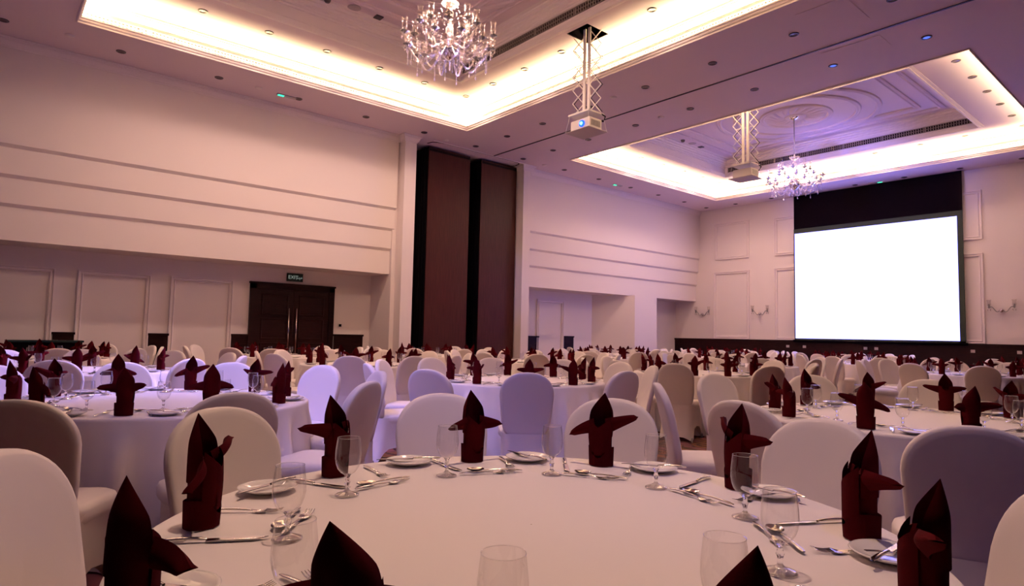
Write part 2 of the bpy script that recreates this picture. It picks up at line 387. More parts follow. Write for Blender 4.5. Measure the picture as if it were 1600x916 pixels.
# framed panels
FP = [(0, 0), (0, .05), (.022, .05), (.032, .022), (.06, .022), (.07, .045), (.09, .035), (.09, 0)]
def panels(name, lst, plane, at, sign):
    for u0, u1, z0, z1 in lst:
        structure(MB().frame_on(plane, at, sign, u0, u1, z0, z1, FP).build(name, M_trim))
s_ = 1.01
panels('trim_wall_panel', [(11.38, 12.72, 4.15, 5.48), (11.38, 12.78, 1.27, 3.70), (9.0, 10.45, 4.13, 5.42), (9.0, 10.45, 1.27, 3.70),
                           (4.62, 5.95, 4.10, 5.45), (4.62, 5.95, 1.27, 3.72), (2.2, 3.5, 4.1, 5.45), (2.2, 3.5, 1.27, 3.72)], 'x', X1, -1)
panels('trim_wall_panel', [(-.3, 1.05, .25, 2.30), (1.40, 2.63, .25, 2.30), (2.99, 4.22, .25, 2.30), (13.28, 14.45, .25, 2.38)], 'y', YD, -1)
# dado
m = MB(); m.box((X1 - .045, 1.2 - 3.6, 0), (X1 - .001, YD, 1.20)).box((X1 - .07, -2.4, 1.20), (X1 - .001, YD, 1.262)); m.box((X1 - .06, -2.4, .0), (X1 - .001, YD, .12))
structure(m.build('trim_dado_screen_wall', M_dark))
m = MB()
for a, b, z in ((1.07, 1.40, 1.11), (2.64, 2.99, 1.115), (4.23, 4.58, 1.13), (6.6, 7.36, 1.165), (11.8, 13.35, 1.225), (14.47, 14.92, 1.245)):
    m.box((a, YD - .035, 0), (b, YD - .001, z - .04)).box((a - .015, YD - .055, z - .045), (b + .015, YD - .001, z))
structure(m.build('trim_dado_recess', M_dark))

# double door
dr = empty('door_1', (4.58, YD, 0)); structure(dr)
m = MB().box((0, -.07, 0), (.13, 0, 2.29)).box((1.85, -.07, 0), (1.98, 0, 2.29)).box((0, -.07, 2.16), (1.98, 0, 2.29)).box((-.02, -.085, 2.27), (2.0, 0, 2.31))
m.build('door_frame', M_dark, dr)
for k in (0, 1):
    x0 = .13 + .86 * k
    m = MB().box((x0 + .003, -.045, .01), (x0 + .857, -.002, 2.158))
    for z0, z1 in ((.15, .95), (1.02, 1.5), (1.57, 2.05)): m.frame_on('y', -.045, -1, x0 + .12, x0 + .74, z0, z1, [(0, 0), (.01, .012), (.03, .012), (.04, 0)])
    lf = m.build('door_leaf', M_dark, dr)
    hx = x0 + (.76 if k == 0 else .10 - .02)
    h = MB(); h.tube([(hx - .02, -.10, .62), (hx - .02, -.10, 1.74)], .014, 10); h.tube([(hx - .02, -.045, .75), (hx - .02, -.10, .75)], .009, 8); h.tube([(hx - .02, -.045, 1.62), (hx - .02, -.10, 1.62)], .009, 8)
    h.build('door_handle', M_steel, lf)['label'] = 'long chrome pull bar'
# exit sign over the doors
ex = empty('exit_sign', (5.39, YD - .005, 2.37))
tag(ex, 'dark green exit sign with pale letters above the double doors', 'sign')
MB().box((0, -.05, 0), (.37, 0, .19)).build('sign_body', M_exit, ex)
def text(body, size, loc, rot, mat, parent, ext=.001):
    c = bpy.data.curves.new('lettering', 'FONT'); c.body = body; c.size = size; c.extrude = ext; c.materials.append(mat)
    tmp = bpy.data.objects.new('lettering_curve', c); COL.objects.link(tmp); bpy.context.view_layer.update()
    me = bpy.data.meshes.new_from_object(tmp.evaluated_get(bpy.context.evaluated_depsgraph_get())); bpy.data.objects.remove(tmp)
    if not me.materials: me.materials.append(mat)
    o = bpy.data.objects.new('lettering', me); COL.objects.link(o); o.parent = parent; o.location = loc; o.rotation_euler = rot; return o
text('EXIT', .115, (.02, -.052, .06), (pi / 2, 0, 0), M_exit_text, ex)
m = MB()   # the second, Arabic word in strokes
for st in ([(.352, .085), (.335, .075), (.325, .095), (.34, .105), (.35, .095)], [(.33, .078), (.30, .078), (.29, .095), (.275, .095), (.268, .078), (.29, .05), (.305, .048)],
           [(.268, .078), (.25, .078), (.235, .085), (.225, .06), (.21, .05)], [(.285, .062), (.286, .06)], [(.255, .115), (.257, .113)]):
    m.tube([(x, -.053, z) for x, z in st], .0045, 5)
m.build('arabic_lettering', M_exit_text, ex)
t = empty('thermostat', (6.75, YD - .002, 1.38)); tag(t, 'small black wall control beside the double doors', 'switch')
MB().box((-.05, -.02, -.05), (.05, 0, .05)).build('plate', M_white, t); MB().box((-.032, -.03, -.032), (.032, -.019, .032)).build('dial', M_black, t)
# black sideboard against the recess wall
t = empty('sideboard', (.95, YD - .45, 0)); tag(t, 'low black sideboard against the wall beyond the tables', 'sideboard')
MB().box((-.55, -.25, .08), (.52, .30, .93)).build('cabinet_body', M_black, t); MB().box((-.57, -.27, .93), (.54, .32, .965)).build('top', principled('sideboard_top', (.012, .03, .03), .25), t)
for sx in (-.53, .44):
    for sy in (-.23, .22): MB().box((sx, sy, 0), (sx + .06, sy + .06, .08)).build('leg', M_black, t)

# folded partition stacks and their ceiling track
for nm, xa, xb, lb in (('folding_partition', 8.50, 9.80, 'tall stack of folded dark wood partition panels next to the doors-side pilaster'),
                       ('folding_partition', 10.19, 11.44, 'tall stack of folded dark wood partition panels with a blue sheen, screen side')):
    t = empty(nm, (xa, 13.40, 0)); tag(t, lb, 'partition', 'folded partition stacks in the wall pocket')
    for k in range(9):
        y = k * .115; dx = -.0 if k == 0 else -.03 + .012 * (k % 2)
        m = MB().box((dx, y, .02), (xb - xa + dx * .5, y + .10, H - .06), 0).box((dx - .012, y + .015, .02), (dx, y + .085, H - .06), 1).box((0.01 + dx, y - .004, H - .16), (xb - xa - .01, y, H - .10), 1)
        m.build('panel', [M_part, M_edge] if k == 0 else [M_edge, M_edge], t)
def strip(path, w, z, name, mat, h=.012):
    m = MB(); vs = []; k = len(path)
    for i, p in enumerate(path):
        a = Vector(path[max(i - 1, 0)]); b = Vector(path[min(i + 1, k - 1)]); t = (b - a).normalized(); n2 = Vector((-t.y, t.x)) * w / 2
        for sg in (1, -1):
            for zz in (z, z - h): vs.append((p[0] + sg * n2.x, p[1] + sg * n2.y, zz))
    fs = []
    for i in range(k - 1):
        o = i * 4; q = o + 4
        fs += [(o + 1, o + 3, q + 3, q + 1), (o, o + 1, q + 1, q), (o + 2, q + 2, q + 3, o + 3)]
    m.add(vs, fs, 0, True); return m.build(name, mat)
M_track = principled('track_dark', (.02, .008, .012), .5)
tk = strip([(10.33, y) for y in [Y0 + .01, 13.09]], .035, H, 'partition_track', M_track); tag(tk, 'long dark partition track running across the whole ceiling', 'track')
loop = [(8.42, 13.36), (8.46, 13.2), (8.56, 13.12), (8.75, 13.08), (11.1, 13.08), (11.28, 13.12), (11.36, 13.22), (11.37, 13.36)]
tk = strip(loop, .03, H, 'partition_track', M_track); tag(tk, 'short curved ceiling track in front of the folded partitions', 'track')
structure(strip([(8.4, 13.05), (11.4, 13.05)], .02, H, 'trim_track_plate', M_trim, .02))

# projection screen
t = empty('projection_screen', (20.47, 7.36, 0)); tag(t, 'large lit white projection screen with black masking on the end wall', 'projection screen')
ya, yb = -2.27, 2.33
MB().box((0, ya - .06, 1.25), (.02, yb + .03, H - .01)).build('black_masking', M_black, t)
MB().box((-.012, ya + .07, 1.33), (-.002, yb - .0, 4.78)).build('image_area', M_screen, t)
m = MB().box((-.02, ya - .06, 4.78), (.0, yb + .03, 4.93)).box((-.02, ya - .06, 1.27), (0, ya + .07, 4.78)).box((-.02, yb, 1.27), (0, yb + .03, 4.78)).box((-.02, ya - .06, 1.27), (0, yb + .03, 1.33))
m.build('border', M_screenframe, t)
m = MB(); m.tube([(0.0, ya - .1, 1.25), (0.0, yb + .08, 1.25)], .035, 10); m.build('weight_bar', M_black, t)

# vents
def vent(x0, y0, x1, y1, z0, z1, nrm, label, back=True, dark=False):
    """slotted linear vent on a cove wall, running along x or y"""
    t = empty('linear_vent', (x0, y0, z0)); tag(t, label, 'vent', 'linear air vents of the ceiling coves')
    L = hypot(x1 - x0, y1 - y0); ax = 'x' if abs(x1 - x0) > abs(y1 - y0) else 'y'; h = z1 - z0; n = int(L / .055)
    m = MB(); mb = MB()
    def bx(mm, u0, u1, za, zb, d0, d1):
        if ax == 'x': a, b = (u0, min(nrm * d0, nrm * d1), za), (u1, max(nrm * d0, nrm * d1), zb)
        else: a, b = (min(nrm * d0, nrm * d1), u0, za), (max(nrm * d0, nrm * d1), u1, zb)
        mm.box(a, b)
    bx(mb, 0, L, 0, h, .001, .005)
    for i in range(n):
        u = L * i / n; w = .022 if i % 18 else .04
        bx(m, u, u + w, 0, h, .005, .018)
    for k in ((0, .012), (h - .012, h), (h * .5 - .004, h * .5 + .004)): bx(m, 0, L, k[0], k[1], .005, .02)
    mb.build('backing', M_black if dark else M_grey2, t); m.build('slats', M_grey2 if dark else M_trim, t)
    t.children[1]['kind'] = 'thing'
M_grey2 = principled('vent_grey', (.20, .16, .15), .7)  # grey of the vent backing and of the dark vents' slats
a, b = COVES[0]
vent(a, CY1 + .094, b, CY1 + .094, 6.17, 6.275, -1, 'long pale slotted vent glowing in the cove above the doors wall')
vent(b + .094, CY0, b + .094, CY1, 6.17, 6.275, -1, 'long pale slotted vent glowing in the first cove behind the projector')
a, b = COVES[1]
vent(a, CY1 + .094, b, CY1 + .094, 6.17, 6.275, -1, 'pale slotted vent in the far cove, on its door-wall run')
vent(b + .094, CY0, b + .094, CY1, 6.17, 6.275, -1, 'pale slotted vent in the far cove right above the screen')
vent(TRAYS[0][1], TRAYS[0][2], TRAYS[0][1], TRAYS[0][3] - .1, 6.61, 6.75, -1, 'dark slotted vent in the tray behind the big chandelier', dark=True)
vent(TRAYS[1][1], TRAYS[1][2] + .1, TRAYS[1][1], TRAYS[1][3] - .1, 6.61, 6.75, -1, 'dark slotted vent in the tray behind the small chandelier', dark=True)

# ------------------------------------------------------------------ ceiling fittings
def downlight_proto(mat_in):
    t = empty('recessed_downlight')
    MB().lathe([(.048, -.002), (.05, -.012), (.075, -.010), (.078, 0)], 24).build('ring', M_dl, t)
    MB().lathe([(.0005, -.003), (.030, -.004), (.048, -.006)], 20).build('lamp', mat_in, t)
    return t
M_lampoff = principled('lamp_off', (.16, .12, .12), .25)
dl0 = downlight_proto(M_lampoff); dl_blue = downlight_proto(M_bluelamp)
used = {0: False, 1: False}
ORD = ['first', 'second', 'third', 'fourth', 'fifth', 'sixth', 'seventh', 'eighth', 'ninth', 'tenth', 'eleventh', 'twelfth', 'thirteenth', 'fourteenth', 'fifteenth', 'sixteenth']
def downlight(x, y, z, label, grp, blue=0):
    src = dl_blue if blue else dl0
    o = src if not used[blue] else copy_tree(src)
    used[blue] = True; o.location = (x, y, z); tag(o, label, 'ceiling light', grp)
for i, x in enumerate([0.02, 1.63, 3.25, 4.81, 6.36, 7.9, 9.46, 11.09, 12.69, 14.19, 15.72, 17.19, 18.7, 20.1]):
    downlight(x, 12.65 + .01 * i, H, 'dark recessed downlight over the doors wall, %s of that row from the doors end' % ORD[i], 'downlights along the doors wall')
for i, y in enumerate([11.53, 10.27, 8.83, 7.38, 5.93, 4.49, 3.09]):
    downlight(9.52, y, H, 'dark recessed downlight on the projector side of the ceiling track, %s from the wall' % ORD[i], 'downlights on the projector side of the track')
for i, y in enumerate([11.58, 10.34, 8.89, 7.45, 6.02, 4.56, 3.14]):
    downlight(11.12, y, H, '%s recessed downlight on the screen side of the ceiling track, %s from the wall' % ('blue-lit' if y < 5 else 'dark', ORD[i]), 'downlights on the screen side of the track', 1 if y < 5 else 0)
for i, y in enumerate([11.69, 10.37, 9.03, 7.7, 6.36, 5.0, 3.65]):
    downlight(20.23, y, H, 'dark recessed downlight in the row above the screen, %s from the corner' % ORD[i], 'downlights above the screen')
for i, x in enumerate([2.54, 3.63, 4.71, 5.81, 6.87, 7.95]):
    downlight(x, 11.09, H2, 'recessed downlight on the glowing first cove, doors-wall run, %s along' % ORD[i], 'downlights of the first cove')
for i, y in enumerate([10.14, 9.14, 8.10, 6.05, 5.03]):
    downlight(7.96, y, H2, 'recessed downlight on the glowing first cove, projector run, %s from its corner' % ORD[i], 'downlights of the first cove')
for i, x in enumerate([14.52, 15.57, 16.65, 17.71, 18.72]):
    downlight(x, 11.4, H2, 'recessed downlight on the far cove, doors-wall run, %s along' % ORD[i], 'downlights of the far cove')
for i, x in enumerate([13.58, 14.64, 15.7, 16.74, 17.78, 18.81]):
    downlight(x, 3.37, H2, 'recessed downlight on the pale shelf of the far cove, %s towards the screen' % ORD[i], 'downlights of the far cove')
for i, y in enumerate([4.5, 5.5, 6.6, 8.6, 9.6, 10.5]):
    downlight(18.75, y, H2, 'recessed downlight on the far cove above the screen, %s towards the doors wall' % ORD[i], 'downlights of the far cove')
def round_fit(name, x, y, z, r, h, mat, label, cat):
    t = MB().lathe([(.001, -h), (r * .7, -h), (r, -h * .4), (r, 0)], 20).build(name, mat, None, (x, y, z)); tag(t, label, cat); return t
for x, y, z, lb in ((.88, 12.54, H, 'pale smoke detector on the ceiling over the framed wall panels'), (3.99, 12.64, H, 'pale smoke detector on the ceiling just before the green lamp'),
                    (9.47, 8.14, H, 'pale smoke detector behind the hanging projector'), (11.09, 8.17, H, 'pale smoke detector across the ceiling track from the projector'),
                    (8.62, 12.83, H, 'pale smoke detector in front of the folded partition'), (11.93, 12.76, H, 'pale smoke detector by the pilaster after the partitions')):
    round_fit('smoke_detector', x, y, z, .07, .02, M_trim, lb, 'smoke detector')
for x, y, lb in ((4.78, 10.15, 'round grey ceiling speaker in the tray beside the big chandelier'), (15.77, 10.5, 'round grey ceiling speaker in the far tray')):
    round_fit('ceiling_speaker', x, y, H3, .12, .012, M_pl, lb, 'speaker')
for x, y, lb in ((4.3, 10.2, 'small dome camera beside the ceiling speaker'), (15.3, 10.5, 'small dome camera in the far tray')):
    round_fit('dome_camera', x, y, H3, .06, .06, M_dl, lb, 'camera')
for x, y, lb in ((5.26, 10.15, 'small square dark fitting in the tray next to the speaker'), (16.23, 10.5, 'small square dark fitting in the far tray')):
    o = MB().box((-.07, -.07, -.02), (.07, .07, 0)).build('ceiling_sensor', M_dl, None, (x, y, H3)); tag(o, lb, 'sensor')
for x, y, rot, lb in ((4.42, 12.69, 0, 'green-lit emergency lamp on the ceiling over the doors wall'), (15.02, 12.83, 0, 'green-lit emergency lamp on the ceiling beyond the partitions'),
                      (20.3, 7.0, pi / 2, 'green-lit emergency lamp on the ceiling above the screen')):
    t = empty('emergency_lamp', (x, y, H), rot); tag(t, lb, 'emergency light', 'green emergency lamps on the ceiling')
    MB().box((-.05, -.045, -.02), (.34, .045, 0)).build('housing', M_pl, t); MB().box((-.03, -.035, -.028), (.09, .035, -.019)).build('green_lens', M_green, t)
for (a_, b_, c_, d_), lb in (((8.95, 3.5, 9.85, 4.2), 'closed access panel in the ceiling before the track'), ((10.5, 3.6, 11.0, 4.5), 'closed access panel in the ceiling after the track')):
    o = MB().box((a_, b_, H - .006), (c_, d_, H - .0015)).build('access_panel', M_ceil); tag(o, lb, 'hatch')
for k, y in enumerate((10.0, 9.45, 7.6, 7.3, 4.9, 3.9)):
    o = MB().box((X1 - .055, y - .05, 1.02), (X1 - .046, y + .05, 1.10)).build('wall_socket', M_pl); tag(o, 'small pale socket on the dark dado below the screen wall, %s from the corner' % ORD[k], 'socket', 'sockets on the dark dado')

# ------------------------------------------------------------------ projector lifts
def lift(cx, cy, ztop, zplate, name_lbl, proj_lbl, facing, on):
    t = empty('projector_lift', (cx, cy, zplate)); tag(t, name_lbl, 'projector lift', 'scissor lifts of the projectors')
    hh = ztop - zplate
    for dy in (-.055, .055):
        MB().box((-.012, dy - .028, 0), (.012, dy + .028, hh + .1)).build('strap', M_white, t)
    # four zig-zag arms (two crossing chains on either side)
    n = 6; seg = hh / n
    for sy, side in ((-.20, 0), (.20, 1)):
        for ph in (0, 1):
            pts = []
            for k in range(n + 1):
                w = .085 if (k + ph) % 2 else -.085
                pts.append((w * .8, sy - w * .8, k * seg))
            for k in range(n):
                MB().bar(pts[k], pts[k + 1], .03 if ph else .012, .012).build('scissor_arm', M_white, t)
            if ph:
                m = MB(); m.tube([(p[0] + .02, p[1] - .02, p[2]) for p in pts[:-1]], .007, 5); m.build('cable', M_black, t)
    for z in (hh * .4, hh * .6): MB().bar((0, -.25, z), (0, .25, z + .03), .01, .01).build('cross_bar', M_white, t)
    MB().box((-.20, -.24, -.03), (.20, .24, 0)).build('mounting_plate', M_white, t)
    MB().box((-.24, -.28, -.325), (.24, .28, -.315)).build('bottom_tray', M_pl, t)
    for sx in (-.23, .23):
        for sy in (-.27, .27): MB().bar((sx, sy, -.32), (sx * .8, sy * .8, -.02), .006, .006).build('tray_rod', M_white, t)
    m = MB(); m.tube([(.1, -.22, .0), (.2, -.26, -.05), (.22, -.2, -.12), (.1, -.1, -.1)], .012, 6); m.build('cable', M_black, t)
    p = empty('projector', (cx, cy, zplate - .315)); tag(p, proj_lbl, 'projector', 'ceiling projectors')
    m = MB().box((-.15, -.22, .03), (.15, .22, .19)).box((-.145, -.215, .19), (.145, .215, .2))
    m.build('body', M_white, p)
    m = MB(); m.tube([(facing * .145, -.05, .11), (facing * .175, -.05, .11)], .058, 20); m.build('lens_ring', M_lensring if on else M_grey, p)
    m = MB(); m.sphere((facing * .172, -.05, .11), .030, 10); m.build('lens', M_lens if on else M_grey, p)
    m = MB()
    for k in range(8): m.box((-.11 + .028 * k, -.224, .06), (-.095 + .028 * k, -.219, .16))
    m.build('vent_grille', M_grey, p)
    for sx in (-.12, .12):
        for sy in (-.18, .18): MB().lathe([(.014, 0), (.014, .03), (.001, .03)], 10, (sx, sy, 0)).build('foot', M_black, p)
lift(7.80, 7.31, H2, 5.06, 'white scissor lift hanging from a square hole in the glowing cove', 'white projector with a glowing blue lens hanging from its lift', -1, True)
lift(12.80, 7.15, H2, 5.12, 'white scissor lift hanging beside the small chandelier', 'grey projector hanging beside the small chandelier, seen from behind', 1, False)
m = MB()   # lift hatch in the ledge
m.ring_rect((7.53, 8.07, 7.06, 7.55), [(0, H2), (0, H2 + .4), ]); m.box((7.5, 7.0, H2 + .4), (8.1, 7.6, H2 + .42))
structure(m.build('ceiling_lift_shaft', M_black))

# ------------------------------------------------------------------ chandeliers
def chandelier(loc, ztop, label, name_rot=0):
    cx, cy, zb = loc
    t = empty('chandelier', (cx, cy, zb), name_rot); tag(t, label, 'chandelier', 'crystal chandeliers')
    hh = ztop - zb
    MB().tube([(0, 0, 1.02), (0, 0, hh)], .012, 8).build('rod', M_grey, t)
    MB().lathe([(.001, hh - .06), (.05, hh - .055), (.10, hh - .02), (.12, hh)], 20).build('canopy', M_steel, t)
    MB().lathe([(.005, .22), (.03, .24), (.02, .28), (.06, .31), (.10, .36), (.115, .41), (.09, .45), (.035, .47), (.03, .55), (.055, .58), (.06, .64), (.03, .68), (.025, .80), (.05, .84), (.055, .88), (.028, .92), (.03, .96), (.10, .99), (.13, 1.02), (.02, 1.03)], 20).build('column', M_crystal, t)
    MB().lathe([(.005, .17), (.06, .20), (.13, .27), (.15, .33), (.14, .345)], 20).build('bowl', M_steel, t)
    arm_m = {}
    def arm(kind):
        if kind in arm_m: return arm_m[kind]
        m = MB(); R, dip, up = ((.58, .20, .34) if kind == 0 else (.66, .15, .44) if kind == 1 else (.36, .06, .66))
        pts = []
        for i in range(13):
            u = i / 12
            r = .06 + (R - .06) * u
            z = .40 + (up - .40) * u - dip * sin(pi * min(1, u * 1.05)) * 1.25 + .10 * sin(2 * pi * u) * .6
            pts.append((r, 0, z))
        m.tube(pts, .011, 6)
        arm_m[kind] = (m.mesh('arm', M_crystal), R, pts[-1][2]); return arm_m[kind]
    bob = MB().lathe([(.004, -.03), (.015, -.02), (.03, 0), (.062, .012), (.058, .016), (.02, .008), (.016, .02), (.014, .075), (.001, .076)], 12).mesh('candle_cup', M_grey)
    shade = MB().lathe([(.022, .02), (.034, .05), (.040, .09), (.034, .13), (.033, .16), (.045, .20)], 12).mesh('glass_shade', M_crystal)
    pm = MB(); pm.lathe([(.0005, -.075), (.012, -.055), (.009, -.035), (.002, -.02), (.008, -.01), (.001, 0)], 6, flat=True); pend = pm.mesh('pendant', M_pend)
    bm_ = MB()
    for i in range(9):
        bm_.sphere((.0, .0, -.022 * i), .008, 4)
    bm_.lathe([(.0005, -.26), (.014, -.235), (.010, -.205), (.001, -.195)], 6, flat=True)
    beads = bm_.mesh('bead_string', M_pend)
    npd = 0
    for kind, cnt, off in ((0, 10, 0), (1, 10, .314), (2, 8, .15)):
        me, R, z = arm(kind)
        for k in range(cnt):
            a = off + 2 * pi * k / cnt
            ar = part('arm', me, t, rot=(0, 0, a))
            part('candle_cup', bob, ar, (R, 0, z + .02)); part('glass_shade', shade, ar, (R, 0, z + .03))
            for q in range(3):
                b2 = a + (q - 1) * .10 * .58 / R
                part('pendant', pend, t, ((R + .03) * cos(b2), (R + .03) * sin(b2), z + .005)); npd += 1
            part('bead_string', beads, t, (R * .93 * cos(a + .12), R * .93 * sin(a + .12), z - .04 - .03 * (k % 2)))
    for k in range(10):
        a = 2 * pi * k / 10
        part('bead_string', beads, t, (.15 * cos(a), .15 * sin(a), .30))
    m = MB()   # garlands of beads from the crown to the arms
    for k in range(10):
        a = off + 2 * pi * k / 10
        for i in range(1, 14):
            u = i / 14; r = .10 + .45 * u; z = 1.0 - .50 * u - .16 * sin(pi * u)
            m.sphere((r * cos(a), r * sin(a), z), .0085, 4)
    m.build('bead_garlands', M_pend, t)
    return t
chandelier((4.98, 7.4, 5.02), H3 - .04, 'big crystal chandelier with glass shades hanging in the first tray')
chandelier((15.65, 7.4, 4.90), H3 - .04, 'small distant crystal chandelier on a long rod under the ceiling rose', .2)

# wall sconces
def sconce(y, label):
    t = empty('wall_sconce', (X1, y, 2.15)); tag(t, label, 'wall lamp', 'crystal wall sconces')
    m = MB(); m.sphere((-.07, 0, 0), .055, 10); m.tube([(0, 0, 0), (-.07, 0, 0)], .02, 8); m.build('backplate', M_steel, t)
    for s in (-1, 1):
        pts = [(-.08, s * (.03 + .24 * u), .02 + .07 * u + .05 * sin(2 * pi * u) * -1 - .03 * sin(pi * u)) for u in [i / 10 for i in range(11)]]
        ar = MB().tube(pts, .012, 6).build('arm', M_grey, t); e = pts[-1]
        MB().lathe([(.006, -.03), (.02, -.01), (.045, 0), (.02, .005), (.018, .09), (.001, .09)], 10, e).build('candle_cup', M_grey, ar)
        MB().lathe([(.025, .02), (.045, .07), (.04, .14), (.055, .2)], 12, e).build('glass_shade', M_crystal, ar)
        m = MB()
        for q in (-.03, .03): m.lathe([(.0005, -.09), (.012, -.07), (.001, -.02)], 6, (e[0], e[1] + q, e[2] - .01))
        m.build('pendants', M_pend, ar)
sconce(13.22, 'crystal wall sconce near the room corner beyond the column')
sconce(10.96, 'crystal wall sconce between the wall panel and the screen')
sconce(4.24, 'crystal wall sconce on the open wall away from the doors, past the screen')

# ================================================================== tables, chairs and settings
def smooth(u): return u * u * (3 - 2 * u)
def table_meshes(seed):
    rnd = random.Random(seed); ph = [rnd.uniform(0, 6.28) for _ in range(6)]; k1, k2, k3 = 13 + seed % 3, 24 + seed % 4, 37
    R = .905; m = MB(); n = 240
    def fold(a): return .42 * sin(k1 * a + ph[0]) + .36 * sin(k2 * a + ph[1] + .8 * sin(2 * a + ph[3])) + .22 * sin(k3 * a + ph[2])
    prof = [(0.002, .752), (.3, .752), (.6, .752), (.8, .752), (.885, .752), (.898, .750), (.906, .744), (.909, .734), (.911, .70), (.914, .66), (.917, .58), (.92, .5), (.927, .36), (.933, .2), (.938, .08), (.94, .012)]
    def fn(u, v):
        a = 2 * pi * u; r, z = prof[int(round(v * (len(prof) - 1)))]
        d = max(0.0, (.70 - z) / .70)
        rr = r + ((abs(fold(a)) ** 1.3 * (1 if fold(a) > 0 else -.6)) * .085 * min(1.0, d * 3.2) ** .8 + .012 * d * sin(5 * a + ph[4])) if z < .72 else r
        return (rr * cos(a), rr * sin(a), z)
    m.grid(fn, n, len(prof) - 1, cu=True)
    return m.mesh('tablecloth', M_cloth)
cloths = [table_meshes(s) for s in range(4)]
top_m = MB().lathe([(.001, .715), (.88, .715), (.895, .722), (.895, .74), (.88, .746), (.001, .746)], 48).mesh('tabletop', principled('plywood', (.3, .2, .12), .6))
leg_m = MB().tube([(0, 0, 0), (0, 0, .715)], .018, 8).mesh('leg', M_grey)

# chair: stretched cover over a banquet chair; origin on the floor under the seat centre, faces +y
def chair_meshes():
    b = MB()
    def outline(t):      # half outline of the back, t 0..1 round the top
        return t
    Hh, Wt, Wb = .48, .220, .193
    def shape(u, v):
        """u 0..1 round the closed outline, v 0..1 from front to back through the thickness"""
        a = 2 * pi * u; ex = 2.6
        ca, sa = cos(a), sin(a)
        # superellipse-ish, straighter sides below
        if sa >= 0:
            x = abs(ca) ** (2 / 2.35) * (1 if ca > 0 else -1) * Wt; z = .29 + abs(sa) ** (2 / 2.2) * .19
        else:
            z = .29 - abs(sa) ** (2 / 6.0) * .33; x = abs(ca) ** (2 / 6.0) * (1 if ca > 0 else -1) * (Wb + (Wt - Wb) * max(0, (z + .04) / .34))
        return x, z
    def y_at(z): return -.195 - .115 * (max(0, z) / .5) ** 1.15
    rows = [(0.0, 0.0), (.5, 0.0), (.86, 0.0), (.945, .001), (.985, .006), (1.0, .016), (1.0, .036), (.985, .046), (.945, .051), (.86, .052), (.5, .052), (0.0, .052)]
    n = 44
    def fn(u, v):
        k, d = rows[int(round(v * (len(rows) - 1)))]
        x, z = shape(u, 0); zc = .22; 
        xx, zz = x * k, zc + (z - zc) * k
        y = y_at(zz) - d + .006 * (1 - (xx / Wt) ** 2) + .026 * (xx / Wt) ** 2
        return (xx, y, .45 + zz)
    b.grid(fn, n, len(rows) - 1, cu=True)
    back = b.mesh('backrest', M_cover)
    s = MB()             # cushion
    def sq(a, hx, hy, e=5.0):
        c, d = cos(a), sin(a)
        return (abs(c) ** (2 / e) * (1 if c > 0 else -1) * hx, abs(d) ** (2 / e) * (1 if d > 0 else -1) * hy)
    srows = [(.0, .474), (.5, .473), (.86, .468), (.965, .455), (1.0, .435), (1.0, .40), (.97, .385)]
    def fs(u, v):
        k, z = srows[int(round(v * (len(srows) - 1)))]; x, y = sq(2 * pi * u, .215, .215)
        return (x * k * (1.03 if y > 0 else .97), y * k + .01, z)
    s.grid(fs, 36, len(srows) - 1, cu=True); seat = s.mesh('seat', M_cover)
    k = MB()             # skirt pulled down to the four feet
    def fk(u, v):
        a = 2 * pi * u + pi / 4; x, y = sq(a, 1, 1, 5.0)
        corner = max(0, abs(cos(2 * (a - pi / 4))))            # 1 at the corners, 0 mid-side
        corner = abs(sin(2 * a)) ** 1.6
        side = abs(x) > abs(y)
        arch = (.15 if side else (.045 if y < 0 else .10)) * (1 - corner)
        z = .43 - (.43 - .012 - arch) * v
        tx, ty = .205, .205
        px = x * (tx + .022 * v) * (1 - .05 * sin(pi * v)); py = y * (ty) + .005
        if y < 0: py = y * (ty + .038) - (.062 * v ** 1.2) * min(1, abs(y)) - .0 + .015 * sin(pi * v)
        else: py = y * (ty - .0) + .01 * v
        if side: px *= 1 - .18 * (1 - corner) * v
        return (px, py, z)
    k.grid(fk, 48, 8, cu=True); skirt = k.mesh('skirt', M_cover)
    foot = MB().lathe([(.012, 0), (.014, .012), (.012, .05), (.001, .05)], 8).mesh('foot', M_grey)
    return back, seat, skirt, foot
cb, cs, ck, cf = chair_meshes()
def chair(x, y, ang, tilt=0.0):
    t = empty('banquet_chair', (x, y, 0), ang - pi / 2)
    part('backrest', cb, t); part('seat', cs, t); part('skirt', ck, t)
    for fx in (-.2, .2):
        for fy in (-.285, .195): part('foot', cf, t, (fx, fy, 0))
    return t

